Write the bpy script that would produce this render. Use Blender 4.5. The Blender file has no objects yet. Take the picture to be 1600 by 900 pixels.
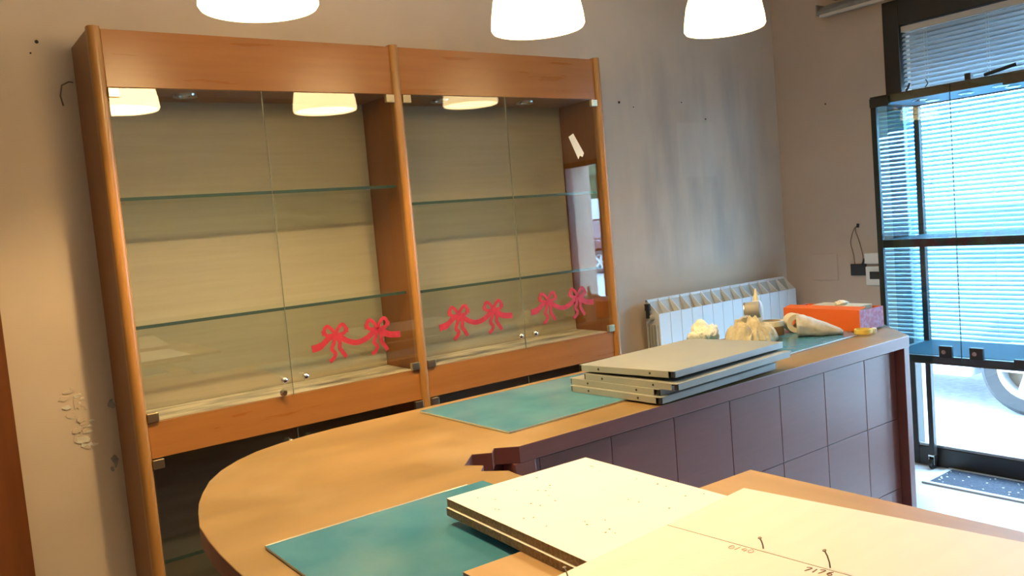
import bpy, bmesh, math, random
from mathutils import Vector, Matrix, noise
random.seed(7)
SC = bpy.context.scene
COL = SC.collection
PI = math.pi

# ------------------------------------------------------------------ camera
def make_camera():
    yaw, pit, rol = math.radians(36.14), math.radians(-4.38), math.radians(-4.94)
    F = Vector((math.sin(yaw)*math.cos(pit), math.cos(yaw)*math.cos(pit), math.sin(pit)))
    R = Vector((math.cos(yaw), -math.sin(yaw), 0)); U = R.cross(F)
    c, s = math.cos(rol), math.sin(rol)
    R2 = R*c + U*s; U2 = U*c - R*s
    cam = bpy.data.cameras.new('camera'); cam.sensor_width = 36; cam.lens = 1305.5*36/1600
    cam.clip_start = .02
    o = bpy.data.objects.new('camera', cam); COL.objects.link(o)
    o.matrix_world = Matrix(((R2.x, U2.x, -F.x, -.556), (R2.y, U2.y, -F.y, -3.1436), (R2.z, U2.z, -F.z, 1.5), (0, 0, 0, 1)))
    SC.camera = o
make_camera()

# ------------------------------------------------------------------ world, exposure
W = bpy.data.worlds.new('overcast_sky'); SC.world = W; W.use_nodes = True
bg = W.node_tree.nodes['Background']
bg.inputs[0].default_value = (.46, .71, 1.0, 1); bg.inputs[1].default_value = 46.0
SC.view_settings.view_transform = 'Standard'; SC.view_settings.look = 'None'
SC.view_settings.gamma = 1; SC.view_settings.use_curve_mapping = False
SC.view_settings.exposure = 0.0
LAMP_COL = (1.0, .71, .33)
BULB_W = 34.0
SHADE_E = 12.0

def portal(name, x, y0, y1, z0, z1):
    l = bpy.data.lights.new(name, 'AREA'); l.shape = 'RECTANGLE'; l.size = z1-z0; l.size_y = y1-y0
    l.cycles.is_portal = True
    o = bpy.data.objects.new(name, l); COL.objects.link(o)
    o.location = (x, (y0+y1)/2, (z0+z1)/2); o.rotation_euler = (0, PI/2, 0)   # faces -x, into the room
portal('daylight_portal', 4.13, -2.12, -.70, 0.0, 2.5)
portal('daylight_portal', 4.13, -2.60, -2.20, .08, 1.94)

# ------------------------------------------------------------------ mesh helpers
def box(bm, x0, x1, y0, y1, z0, z1, M=None):
    x0, x1 = min(x0, x1), max(x0, x1); y0, y1 = min(y0, y1), max(y0, y1); z0, z1 = min(z0, z1), max(z0, z1)
    v = [bm.verts.new(p) for p in ((x0,y0,z0),(x1,y0,z0),(x1,y1,z0),(x0,y1,z0),(x0,y0,z1),(x1,y0,z1),(x1,y1,z1),(x0,y1,z1))]
    if M is not None:
        for q in v: q.co = M @ q.co
    for f in ((3,2,1,0),(4,5,6,7),(0,1,5,4),(1,2,6,5),(2,3,7,6),(3,0,4,7)): bm.faces.new([v[i] for i in f])
    return bm
def prism(bm, pts, z0, z1, axis='z'):
    """outline pts extruded; axis z: pts are (x,y); axis y: pts (x,z) from y=z0..z1; axis x: pts (y,z)"""
    def P(a, b, c): return (a, b, c) if axis == 'z' else ((a, c, b) if axis == 'y' else (c, a, b))
    n = len(pts)
    lo = [bm.verts.new(P(a, b, z0)) for a, b in pts]; hi = [bm.verts.new(P(a, b, z1)) for a, b in pts]
    fs = [bm.faces.new(lo[::-1]), bm.faces.new(hi)]
    for i in range(n): fs.append(bm.faces.new((lo[i], lo[(i+1) % n], hi[(i+1) % n], hi[i])))
    bmesh.ops.recalc_face_normals(bm, faces=fs)
    return bm
def tube(bm, pts, r, seg=8, caps=True):
    pts = [Vector(p) for p in pts]; rs = r if isinstance(r, (list, tuple)) else [r]*len(pts)
    rings = []; prev = None
    for i, p in enumerate(pts):
        t = (pts[min(i+1, len(pts)-1)]-pts[max(i-1, 0)]).normalized()
        a = prev if prev is not None else (Vector((0, 0, 1)) if abs(t.z) < .9 else Vector((1, 0, 0)))
        u = (a - t*a.dot(t)).normalized(); w = t.cross(u); prev = u
        rings.append([bm.verts.new(p + (u*math.cos(k*2*PI/seg)+w*math.sin(k*2*PI/seg))*rs[i]) for k in range(seg)])
    for a, b in zip(rings, rings[1:]):
        for k in range(seg): bm.faces.new((a[k], a[(k+1) % seg], b[(k+1) % seg], b[k]))
    if caps: bm.faces.new(rings[0][::-1]); bm.faces.new(rings[-1])
    return bm
def lathe(bm, prof, seg=32, M=None, closed=False):
    """prof: list of (r,z) about z"""
    rings = []
    for r, z in prof:
        if r < 1e-6: rings.append([bm.verts.new((0, 0, z))])
        else: rings.append([bm.verts.new((r*math.cos(2*PI*k/seg), r*math.sin(2*PI*k/seg), z)) for k in range(seg)])
    pairs = list(zip(rings, rings[1:]))
    if closed: pairs.append((rings[-1], rings[0]))
    for a, b in pairs:
        for k in range(seg):
            k2 = (k+1) % seg
            if len(a) == 1 and len(b) == 1: continue
            if len(a) == 1: bm.faces.new((a[0], b[k2], b[k]))
            elif len(b) == 1: bm.faces.new((a[k], a[k2], b[0]))
            else: bm.faces.new((a[k], a[k2], b[k2], b[k]))
    if M is not None:
        for ring in rings:
            for v in ring: v.co = M @ v.co
    bmesh.ops.recalc_face_normals(bm, faces=bm.faces[:])
    return bm
def wloc(o):
    v = Vector((0, 0, 0))
    while o is not None: v += o.location; o = o.parent
    return v
def mk(name, bm, mat, parent=None, bevel=0, smooth=False, world=True, seg=2):
    me = bpy.data.meshes.new(name)
    if parent is not None and world: bmesh.ops.translate(bm, verts=bm.verts[:], vec=-wloc(parent))
    bm.to_mesh(me); bm.free()
    for m in (mat if isinstance(mat, (list, tuple)) else [mat]): me.materials.append(m)
    o = bpy.data.objects.new(name, me); COL.objects.link(o)
    if parent is not None: o.parent = parent
    if smooth:
        for p in me.polygons: p.use_smooth = True
        if smooth == 'auto':
            me.set_sharp_from_angle(angle=math.radians(35))
    if bevel:
        b = o.modifiers.new('edge', 'BEVEL'); b.width = bevel; b.segments = seg; b.limit_method = 'ANGLE'; b.angle_limit = math.radians(40)
    return o
def NB(): return bmesh.new()
def bx(name, c, mat, parent=None, bevel=.0015, **k): return mk(name, box(NB(), *c), mat, parent, bevel, **k)
def empty(name, loc, rot=(0, 0, 0)):
    o = bpy.data.objects.new(name, None); COL.objects.link(o); o.location = loc; o.rotation_euler = rot; o.empty_display_size = .05
    return o
def tag(o, label, cat, group=None):
    o['label'] = label; o['category'] = cat
    if group: o['group'] = group
    return o
def struct(o, label=None, cat=None):
    o['kind'] = 'structure'
    if label: o['label'] = label
    if cat: o['category'] = cat
    return o
def thing(name, loc, label, cat, group=None, rot=(0, 0, 0)): return tag(empty(name, loc, rot), label, cat, group)
def share(src, parent, loc, name=None, rot=None):
    """copy of an object sharing its mesh"""
    c = src.copy(); COL.objects.link(c); c.parent = parent; c.location = loc
    if rot is not None: c.rotation_euler = rot
    return c

# ------------------------------------------------------------------ materials
def M_(name, col=(.5, .5, .5), rough=.5, metal=0., **k):
    m = bpy.data.materials.new(name); m.use_nodes = True
    b = m.node_tree.nodes['Principled BSDF']
    b.inputs['Base Color'].default_value = (*col, 1); b.inputs['Roughness'].default_value = rough; b.inputs['Metallic'].default_value = metal
    for kk, v in k.items(): b.inputs[kk].default_value = v
    return m
def noisy(name, c1, c2, scale=(5, 5, 5), nscale=4., detail=5., rough=(.4, .5), bump=0., lo=.35, hi=.65, c3=None, distort=0., metal=0., coat=0.):
    m = M_(name, c1, rough[0], metal); t = m.node_tree; N = t.nodes; L = t.links; b = N['Principled BSDF']
    tc = N.new('ShaderNodeTexCoord'); mp = N.new('ShaderNodeMapping'); mp.inputs['Scale'].default_value = scale
    nz = N.new('ShaderNodeTexNoise'); nz.inputs['Scale'].default_value = nscale; nz.inputs['Detail'].default_value = detail; nz.inputs['Distortion'].default_value = distort
    cr = N.new('ShaderNodeValToRGB'); cr.color_ramp.elements[0].position = lo; cr.color_ramp.elements[1].position = hi
    cr.color_ramp.elements[0].color = (*c1, 1); cr.color_ramp.elements[1].color = (*c2, 1)
    L.new(tc.outputs['Object'], mp.inputs[0]); L.new(mp.outputs[0], nz.inputs[0]); L.new(nz.outputs[0], cr.inputs[0])
    out = cr.outputs[0]
    if c3 is not None:
        n2 = N.new('ShaderNodeTexNoise'); n2.inputs['Scale'].default_value = 3.0; n2.inputs['Detail'].default_value = 6
        L.new(tc.outputs['Object'], n2.inputs[0])
        r2 = N.new('ShaderNodeMapRange'); r2.inputs[1].default_value = .52; r2.inputs[2].default_value = .72; r2.inputs[4].default_value = .55
        L.new(n2.outputs[0], r2.inputs[0])
        mx = N.new('ShaderNodeMixRGB'); mx.inputs[2].default_value = (*c3, 1); L.new(r2.outputs[0], mx.inputs[0]); L.new(out, mx.inputs[1]); out = mx.outputs[0]
    L.new(out, b.inputs['Base Color'])
    rr = N.new('ShaderNodeMapRange'); rr.inputs[3].default_value = rough[0]; rr.inputs[4].default_value = rough[1]
    L.new(nz.outputs[0], rr.inputs[0]); L.new(rr.outputs[0], b.inputs['Roughness'])
    if coat: b.inputs['Coat Weight'].default_value = coat; b.inputs['Coat Roughness'].default_value = .12
    if bump:
        bp = N.new('ShaderNodeBump'); bp.inputs['Strength'].default_value = bump; bp.inputs['Distance'].default_value = .01
        L.new(nz.outputs[0], bp.inputs['Height']); L.new(bp.outputs[0], b.inputs['Normal'])
    return m
def glass_mat(name, tint=(.95, .97, .96), dust=0.0, boost=1.0):
    m = bpy.data.materials.new(name); m.use_nodes = True; t = m.node_tree; N = t.nodes; L = t.links; N.clear()
    out = N.new('ShaderNodeOutputMaterial'); tr = N.new('ShaderNodeBsdfTransparent'); tr.inputs[0].default_value = (*tint, 1)
    gl = N.new('ShaderNodeBsdfGlossy'); gl.inputs['Roughness'].default_value = .0; gl.inputs[0].default_value = (1, 1, 1, 1)
    lw = N.new('ShaderNodeLayerWeight'); lw.inputs[0].default_value = .5
    pw = N.new('ShaderNodeMath'); pw.operation = 'POWER'; pw.inputs[1].default_value = 5.0
    ml = N.new('ShaderNodeMath'); ml.operation = 'MULTIPLY_ADD'; ml.inputs[1].default_value = .95; ml.inputs[2].default_value = .045*boost
    L.new(lw.outputs['Facing'], pw.inputs[0]); L.new(pw.outputs[0], ml.inputs[0])
    mx = N.new('ShaderNodeMixShader'); L.new(ml.outputs[0], mx.inputs[0]); L.new(tr.outputs[0], mx.inputs[1]); L.new(gl.outputs[0], mx.inputs[2])
    fin = mx.outputs[0]
    if dust:
        df = N.new('ShaderNodeBsdfDiffuse'); df.inputs[0].default_value = (.75, .74, .70, 1)
        m2 = N.new('ShaderNodeMixShader'); m2.inputs[0].default_value = dust; L.new(fin, m2.inputs[1]); L.new(df.outputs[0], m2.inputs[2]); fin = m2.outputs[0]
    L.new(fin, out.inputs[0])
    return m
def emit(name, col, s):
    m = M_(name, (.9, .85, .75), .4); b = m.node_tree.nodes['Principled BSDF']
    b.inputs['Emission Color'].default_value = (*col, 1); b.inputs['Emission Strength'].default_value = s
    return m

m_wall = noisy('painted_plaster', (.57, .46, .365), (.63, .515, .41), (1, 1, 1), 2.2, 6, (.75, .9), .05)
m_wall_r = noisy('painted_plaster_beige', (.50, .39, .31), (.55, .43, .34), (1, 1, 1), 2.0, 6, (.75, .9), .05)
m_ceil = noisy('white_ceiling_paint', (.78, .76, .72), (.82, .80, .76), (1, 1, 1), 2, 4, (.8, .9))
m_floor = noisy('pale_floor_tile', (.55, .55, .53), (.64, .63, .60), (1, 1, 1), 6, 6, (.18, .32))
m_cherry = noisy('cherry_veneer', (.31, .118, .028), (.36, .142, .036), (1.0, 1.0, 14), 3.0, 6, (.25, .32), .0, .3, .7)
m_cherry_side = noisy('cherry_side_veneer', (.24, .085, .02), (.29, .105, .026), (12, 12, 1.0), 3.0, 6, (.34, .44), .0, .3, .7)
m_post = noisy('beech_post', (.33, .15, .036), (.38, .18, .045), (14, 14, 1.2), 3.0, 5, (.28, .36), .0, .3, .7)
m_top = noisy('beech_worktop', (.20, .122, .046), (.295, .18, .07), (1.0, 3.2, 1), 2.4, 7, (.30, .48), .0, .28, .66, c3=(.37, .26, .14))
m_dark = noisy('dark_cherry_lacquer', (.165, .052, .042), (.18, .057, .046), (3, 3, 40), 3.0, 4, (.36, .38), .0, .3, .7, coat=.22)
m_dark.node_tree.nodes['Principled BSDF'].inputs['Coat Roughness'].default_value = .34
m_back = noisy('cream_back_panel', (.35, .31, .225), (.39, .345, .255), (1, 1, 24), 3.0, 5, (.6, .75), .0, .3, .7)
m_lowback = noisy('shade_toned_lower_back', (.10, .085, .06), (.14, .12, .09), (1, 1, 8), 3.0, 5, (.6, .75))  # shade below the rail put into the panel colour
m_dust = noisy('dusty_shelf_base', (.66, .60, .47), (.36, .33, .27), (2.2, 9, 1), 2.6, 7, (.6, .8), .0, .42, .66)
m_clear = glass_mat('clear_door_glass', (.975, .985, .98), 0., 1.25)
m_shelfglass = glass_mat('shelf_glass', (.90, .955, .93), .04)
m_glassedge = M_('green_glass_edge', (.035, .075, .065), .1); m_dooredge = M_('pale_glass_edge', (.16, .17, .14), .2)
m_winglass = glass_mat('window_glass', (.93, .97, .98))
m_caseglass = glass_mat('showcase_glass', (.80, .945, .985), .0, 1.3)
m_teal = noisy('teal_backed_glass', (.035, .175, .275), (.06, .225, .32), (1, 1, 1), 5.0, 7, (.10, .30), .0, .35, .7, c3=(.15, .29, .36))
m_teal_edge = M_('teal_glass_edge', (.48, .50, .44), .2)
m_steel = M_('steel', (.62, .60, .56), .22, 1.)
m_chrome = M_('chrome', (.85, .83, .80), .08, 1.)
m_brass = M_('pale_brass', (.62, .52, .33), .3, 1.)
m_black = M_('black_plastic', (.012, .012, .013), .45)
m_bronze = M_('dark_bronze_aluminium', (.020, .017, .015), .38)
m_red = noisy('red_decal', (.33, .008, .018), (.44, .02, .035), (1, 1, 1), 60, 3, (.5, .6), .0, .35, .65)
m_tape = M_('masking_tape', (.80, .76, .66), .8)
m_cream = noisy('cream_melamine', (.84, .82, .74), (.87, .85, .78), (1, 1, 1), 7, 5, (.38, .5), .0, .3, .7)
m_pale = noisy('pale_birch_board', (.78, .69, .59), (.82, .735, .64), (1.2, 9, 1), 3, 5, (.5, .6), .0, .3, .7)
m_chip = noisy('raw_chipboard_edge', (.21, .13, .065), (.33, .22, .12), (60, 60, 60), 3, 4, (.85, .95), .3)
m_veneer = noisy('loose_beech_veneer', (.36, .21, .085), (.42, .255, .115), (8, 1.2, 1), 3, 5, (.4, .5), .0, .3, .7)
m_metal = noisy('grey_enamel', (.26, .265, .235), (.29, .295, .26), (1, 1, 1), 8, 3, (.34, .42))
m_nail = M_('rusty_nail', (.20, .16, .12), .5, .8)
m_ink = M_('brown_pencil', (.22, .10, .06), .9)
m_inkred = M_('faint_red_pencil', (.62, .36, .26), .9)
m_rad = M_('radiator_white_enamel', (.66, .68, .70), .3)
m_radin = M_('radiator_core', (.40, .40, .38), .5)
m_white = M_('white_plastic', (.72, .70, .66), .45)
m_casein = M_('blue_showcase_panel', (.010, .045, .065), .7, **{'Specular IOR Level': .05}); m_caselid = M_('sky_blue_showcase_lid', (.16, .50, .66), .4)
m_slat = M_('blind_slat', (.68, .74, .80), .45)
def make_translucent(m, col, f):
    t = m.node_tree; b = t.nodes['Principled BSDF']; out = t.nodes['Material Output']
    tl = t.nodes.new('ShaderNodeBsdfTranslucent'); tl.inputs[0].default_value = (*col, 1)
    mx = t.nodes.new('ShaderNodeMixShader'); mx.inputs[0].default_value = f
    t.links.new(b.outputs[0], mx.inputs[1]); t.links.new(tl.outputs[0], mx.inputs[2]); t.links.new(mx.outputs[0], out.inputs[0])
make_translucent(m_slat, (.55, .72, .80), .30)
m_rail = M_('blind_head_rail', (.62, .55, .48), .5)
m_grey = noisy('galvanised_rail', (.25, .24, .23), (.33, .32, .30), (1, 1, 1), 14, 4, (.4, .55), metal=.4)
m_mat = noisy('speckled_mat', (.02, .026, .04), (.05, .06, .08), (1, 1, 1), 90, 4, (.9, 1.), .2, .45, .75)
m_matframe = M_('mat_frame', (.45, .45, .44), .4)
m_door = noisy('walnut_door', (.13, .036, .006), (.17, .05, .01), (12, 12, 1), 3, 5, (.32, .42), .0, .3, .7)
m_plaster = noisy('bare_plaster', (.62, .58, .50), (.72, .68, .60), (1, 1, 1), 40, 5, (.9, 1.), .4)
m_plasterg = noisy('grey_cement', (.26, .25, .24), (.36, .35, .33), (1, 1, 1), 40, 5, (.9, 1.), .4)
m_asphalt = noisy('asphalt', (.32, .32, .31), (.40, .40, .39), (1, 1, 1), 20, 5, (.8, .9))
m_tyre = M_('tyre_rubber', (.03, .03, .032), .8)
m_rim = M_('alloy_wheel', (.62, .63, .64), .35, .3)
m_carwhite = M_('white_car_paint', (.70, .71, .72), .2)
m_carred = M_('dark_red_car_paint', (.07, .012, .014), .2)
m_carglass = M_('car_window_glass', (.10, .12, .13), .08)
m_facade = noisy('white_render', (.84, .83, .81), (.88, .87, .85), (1, 1, 1), 1.5, 4, (.8, .9))
m_leaf = noisy('hedge_leaves', (.02, .045, .015), (.07, .11, .04), (1, 1, 1), 9, 5, (.6, .8), .6)

def stain_wall(m):
    t = m.node_tree; N = t.nodes; L = t.links; b = N['Principled BSDF']
    src = b.inputs['Base Color'].links[0].from_socket
    tc = N.new('ShaderNodeTexCoord'); sp = N.new('ShaderNodeSeparateXYZ'); L.new(tc.outputs['Object'], sp.inputs[0])
    def rng(sock, a0, a1, b0, b1):
        m1 = N.new('ShaderNodeMapRange'); m1.interpolation_type = 'SMOOTHSTEP'; m1.inputs[1].default_value = a0; m1.inputs[2].default_value = a1; L.new(sock, m1.inputs[0])
        m2 = N.new('ShaderNodeMapRange'); m2.interpolation_type = 'SMOOTHSTEP'; m2.inputs[1].default_value = b0; m2.inputs[2].default_value = b1; m2.inputs[3].default_value = 1; m2.inputs[4].default_value = 0; L.new(sock, m2.inputs[0])
        return mul(m1.outputs[0], m2.outputs[0])
    def mul(a, c):
        q = N.new('ShaderNodeMath'); q.operation = 'MULTIPLY'
        for i, v in enumerate((a, c)):
            if isinstance(v, float): q.inputs[i].default_value = v
            else: L.new(v, q.inputs[i])
        return q.outputs[0]
    def mix(fac, a, col):
        x = N.new('ShaderNodeMixRGB'); L.new(fac, x.inputs[0]); L.new(a, x.inputs[1]); x.inputs[2].default_value = (*col, 1); return x.outputs[0]
    X, Z = sp.outputs[0], sp.outputs[2]
    mp = N.new('ShaderNodeMapping'); mp.inputs['Scale'].default_value = (4.5, 1, .9); L.new(tc.outputs['Object'], mp.inputs[0])
    nz = N.new('ShaderNodeTexNoise'); nz.inputs['Scale'].default_value = 1.6; nz.inputs['Detail'].default_value = 4; L.new(mp.outputs[0], nz.inputs[0])
    st = N.new('ShaderNodeMapRange'); st.inputs[1].default_value = .42; st.inputs[2].default_value = .68; L.new(nz.outputs[0], st.inputs[0])
    soot = mul(mul(st.outputs[0], rng(X, 2.3, 2.8, 3.5, 3.84)), mul(rng(Z, 1.05, 1.3, 2.1, 2.5), .55))
    col = mix(soot, src, (.33, .29, .27))
    ghost = mul(mul(rng(X, 2.93, 2.95, 3.23, 3.26), rng(Z, 1.66, 1.68, 1.96, 1.98)), .35)
    col = mix(ghost, col, (.66, .57, .49))
    tide = mul(mul(rng(X, 2.35, 2.6, 3.7, 3.84), rng(Z, 1.0, 1.06, 1.08, 1.26)), .55)
    col = mix(tide, col, (.42, .29, .19))
    L.new(col, b.inputs['Base Color'])
m_wallb = m_wall.copy(); m_wallb.name = 'stained_plaster'; stain_wall(m_wallb)
# ------------------------------------------------------------------ setting
XR, ZC = 3.837, 2.95
XL, YF = -3.2, -5.6
struct(bx('floor', (XL-.1, XR+.02, YF-.1, .1, -.06, 0), m_floor, bevel=0))
struct(bx('ceiling', (XL-.1, XR+.3, YF-.1, .1, ZC, ZC+.1), m_ceil, bevel=0))
wall_back = struct(bx('wall_back', (XL-.1, XR+.3, 0, .12, 0, ZC), m_wallb, bevel=0))
struct(bx('wall_left', (XL-.1, XL, YF, 0, 0, ZC), m_wall, bevel=0))
struct(bx('wall_front', (XL-.1, XR+.3, YF-.12, YF, 0, ZC), m_wall, bevel=0))
# right wall with two openings: glazed door y -.70..-1.66 full height to 2.50, window y -1.76..-2.60
D0, D1, DT = -.70, -2.12, 2.50
V0, V1, VB, VT = -2.20, -2.60, .08, 1.94
bm = NB(); X2 = XR+.26
for c in ((XR, X2, D0, 0, 0, ZC), (XR, X2, D1, D0, DT, ZC), (XR, X2, V0, D1, 0, ZC), (XR, X2, V1, V0, 0, VB), (XR, X2, V1, V0, VT, ZC), (XR, X2, YF, V1, 0, ZC)):
    box(bm, *c)
struct(mk('wall_right', bm, m_wall_r))

# glazed door in the right wall
win = struct(empty('window_1', (XR, (D0+D1)/2, 0)), 'dark bronze glazed shop door with a venetian blind behind the showcase', 'window')
fx0, fx1 = XR-.012, XR+.06
bx('frame_jamb', (fx0, fx1, D0-.088, D0, 0, DT), m_bronze, win, .004)
bx('frame_jamb', (fx0, fx1, D1, D1+.088, 0, DT), m_bronze, win, .004)
bx('frame_head', (fx0, fx1, D1+.088, D0-.088, 2.362, DT), m_bronze, win, .004)
bx('bottom_rail', (fx0, fx1, D1+.088, D0-.088, 0, .105), m_bronze, win, .004)
bx('glazing_bead', (fx0+.004, fx0+.02, D1+.088, D0-.088, .105, .119), m_grey, win, .002)
bx('mullion', (fx0, fx1, -1.70, -1.64, .105, 2.362), m_bronze, win, .004)
bx('pane', (XR+.045, XR+.051, -1.64, D0-.088, .105, 2.362), m_winglass, win, 0)
bx('pane', (XR+.045, XR+.051, D1+.088, -1.70, .105, 2.362), m_winglass, win, 0)
win2 = struct(empty('window_2', (XR, (V0+V1)/2, VB)), 'bright side window beyond the right edge, mirrored in the cabinet glass', 'window')
for c in ((fx0, fx1, V0-.02, V0, VB, VT), (fx0, fx1, V1, V1+.02, VB, VT), (fx0, fx1, V1+.02, V0-.02, VT-.04, VT), (fx0, fx1, V1+.02, V0-.02, VB, VB+.04)):
    bx('window_frame', c, m_bronze, win2, .003)
bx('pane', (XR+.03, XR+.036, V1+.02, V0-.02, VB+.04, VT-.04), m_winglass, win2, 0)

# dark wooden door at the far left of the back wall
dr = struct(empty('door_1', (-.75, 0, 0)), 'dark walnut brown door at the left end of the wall', 'door')
bx('door_leaf', (-1.16, -.46, -.035, -.001, .01, 2.05), m_door, dr, .002)
bx('door_casing', (-.46, -.305, -.045, -.001, 0, 2.0), m_door, dr, .004)

# peeling plaster on the wall left of the cabinet
def flake(cx, cz, rx, rz, n=11, th=.004):
    bm = NB(); pts = []
    for k in range(n):
        a = 2*PI*k/n; q = random.uniform(.55, 1.15)
        pts.append((cx+rx*q*math.cos(a), cz+rz*q*math.sin(a)))
    return prism(bm, pts, -th, .002, 'y')
for cx, cz, rx, rz, m in ((-.155, 1.045, .022, .012, m_wall), (-.118, 1.02, .012, .02, m_wall), (-.137, .985, .022, .012, m_wall), (-.150, 1.015, .015, .009, m_plaster), (-.115, .965, .015, .010, m_wall),
                          (-.128, .93, .014, .012, m_wall), (-.118, .895, .024, .016, m_plaster), (-.098, .875, .02, .008, m_plaster), (-.132, .905, .012, .02, m_wall), (-.105, .925, .009, .009, m_wall), (-.14, 1.065, .026, .008, m_wall),
                          (-.014, 1.0, .015, .018, m_plasterg), (-.022, .805, .014, .026, m_plasterg), (-.034, .775, .008, .009, m_plasterg)):
    mk('plaster_flake', flake(cx, cz, rx, rz, th=random.uniform(.002, .006)), m, wall_back, .001)
for k in range(26):
    u = random.random(); cx = -.150+.062*random.random()+.02*(1-u); cz = .865+.215*u
    mk('plaster_flake', flake(cx, cz, random.uniform(.004, .013), random.uniform(.003, .008), 8, random.uniform(.002, .005)), m_wall if random.random() < .75 else m_plaster, wall_back, .0006)
def wall_pin(x, y, z, r=.005, ax='y'):
    bm = NB(); lathe(bm, [(0, .006), (r*.7, .005), (r, .001), (r, -.002), (0, -.002)], 10)
    o = mk('nail_hole', bm, m_black, wall_back if ax == 'y' else bpy.data.objects['wall_right'], world=False)
    o.location = (x, y, z); o.rotation_euler = (PI/2, 0, 0) if ax == 'y' else (0, -PI/2, 0)
for x, z, r in ((-.10, 2.228, .006), (-.122, 2.19, .003), (2.52, 2.073, .007), (2.62, 2.05, .003), (2.99, 2.08, .003), (3.18, 1.99, .004)): wall_pin(x, 0, z, r)
wall_pin(XR, -.33, 2.03, .005, 'x'); wall_pin(XR, -.33, 1.03, .003, 'x')
bm = NB(); tube(bm, [(-.045, -.002, 2.02), (-.052, -.012, 2.05), (-.045, -.016, 2.085), (-.022, -.012, 2.098), (-.008, -.002, 2.098)], .0025, 6)
tag(mk('wall_hook', bm, m_nail, smooth=True), 'bent wire hook on the wall beside the cabinet top', 'hook')

# outside
struct(bx('ground', (XR+.02, 40, -40, 25, -.12, -.03), m_asphalt, bevel=0))
tag(bx('white_pillar', (7.34, 7.68, -7.06, -6.72, -.03, 3.6), m_facade, bevel=.01), 'white outdoor pillar mirrored as a pale strip in the cabinet glass', 'pillar')
tag(bx('garden_wall', (18.6, 18.9, -24, -10, -.03, 2.1), m_facade, bevel=.01), 'white wall behind the red car mirrored in the glass', 'wall')
bm = NB()
for k in range(40):
    c = Vector((19.6+random.uniform(-.5, .5), -24+k*.36, 2.2+random.uniform(0, 1.6)))
    r_ = bmesh.ops.create_icosphere(bm, subdivisions=2, radius=random.uniform(.6, .95), matrix=Matrix.Translation(c))
    for v in r_['verts']: v.co += noise.noise_vector(v.co*3)*.28
tag(mk('hedge', bm, m_leaf), 'dark green hedge above the white wall across the street', 'hedge')
sh = thing('roller_shutter', (XR+.3, -1.2, 2.05), 'grey roller shutter half lowered outside the top of the glazed door', 'shutter')
for k in range(14): bx('shutter_slat', (XR+.27+.006*(k%2), XR+.285+.006*(k%2), -1.68, D0+.05, 2.03+k*.045, 2.03+k*.045+.047), m_grey, sh, .004)

def wheel(parent, loc, r, side):
    """side = -1: outer face looks to -x"""
    Rm = Matrix.Rotation(PI/2*side, 4, 'Y')
    bm = NB(); lathe(bm, [(r*.66, -.09), (r*.9, -.10), (r, -.07), (r, .07), (r*.9, .10), (r*.66, .09)], 40, Rm, closed=True)
    ty = mk('tyre', bm, m_tyre, parent, smooth='auto', world=False); ty.location = loc
    bm = NB(); lathe(bm, [(r*.67, .085), (r*.63, .09), (r*.6, .06), (r*.6, -.05), (r*.67, -.05)], 40, Rm, closed=True)
    lathe(bm, [(0, .075), (r*.14, .075), (r*.17, .05), (r*.17, .0), (0, 0)], 20, Rm)
    for k in range(5):
        a = 2*PI*k/5+.3
        S = Rm @ Matrix.Rotation(a, 4, 'Z')
        box(bm, r*.1, r*.63, -r*.10, r*.10, .03, .07, S)
    ri = mk('rim', bm, m_rim, ty, world=False, smooth='auto')
    bm = NB(); lathe(bm, [(0, -.02), (r*.6, -.02), (r*.6, -.03), (0, -.03)], 24, Rm)
    mk('brake_disc', bm, m_nail, ty, world=False)
def car(loc, rotz, paint, label):
    t = thing('parked_car', loc, label, 'car', None, (0, 0, rotz))
    r = .31; wy = (-1.25, 1.25)
    lower = [(-2.0, .30), (-1.25-r-.06, .24)]
    def arch(c): return [(c+(r+.05)*math.cos(a), .31+(r+.05)*math.sin(a)) for a in [PI-k*PI/10 for k in range(11)]]
    lower += arch(-1.25)+[(-1.25+r+.06, .22), (1.25-r-.06, .22)]+arch(1.25)+[(1.25+r+.06, .24), (2.02, .32), (2.05, .58), (1.95, .76), (1.1, .90), (.95, .93), (-1.85, .95), (-2.05, .80), (-2.06, .5)]
    bm = NB(); prism(bm, lower, -.84, .84, 'x'); mk('body', bm, paint, t, .03, world=False, seg=3)
    cab = [(1.02, .92), (.35, 1.40), (.1, 1.46), (-1.2, 1.46), (-1.55, 1.40), (-1.95, .94)]
    bm = NB(); prism(bm, cab, -.74, .74, 'x'); mk('roof', bm, paint, t, .05, world=False, seg=3)
    for s in (-1, 1):
        x0, x1 = s*.735, s*.75
        for w in ([(.86, .96), (.32, 1.34), (-.28, 1.38), (-.28, .96)], [(-.36, .96), (-.36, 1.38), (-1.2, 1.38), (-1.45, 1.3), (-1.72, .98)]):
            bm = NB(); prism(bm, w, min(x0, x1), max(x0, x1), 'x'); mk('side_window', bm, m_carglass, t, .006, world=False)
    for s in (-1, 1):
        for y in wy: wheel(t, (s*.76, y, .31), r, s)
    for s in (-1, 1):
        bx('headlight', (s*.5, s*.8, 1.93, 2.045, .60, .70), m_rim, t, .02, world=False)
        bx('door_handle', (s*.84, s*.865, -.25, -.1, .80, .825), paint, t, .006, world=False)
    bx('bumper', (-.8, .8, 1.98, 2.1, .30, .48), m_black, t, .03, world=False)
    return t
car((6.05, .45, -.03), 0, m_carwhite, 'white parked car with alloy wheels close outside the glazed door')
car((15.4, -15.3, -.03), 0, m_carred, 'dark red parked car across the street mirrored in the cabinet glass')

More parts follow.
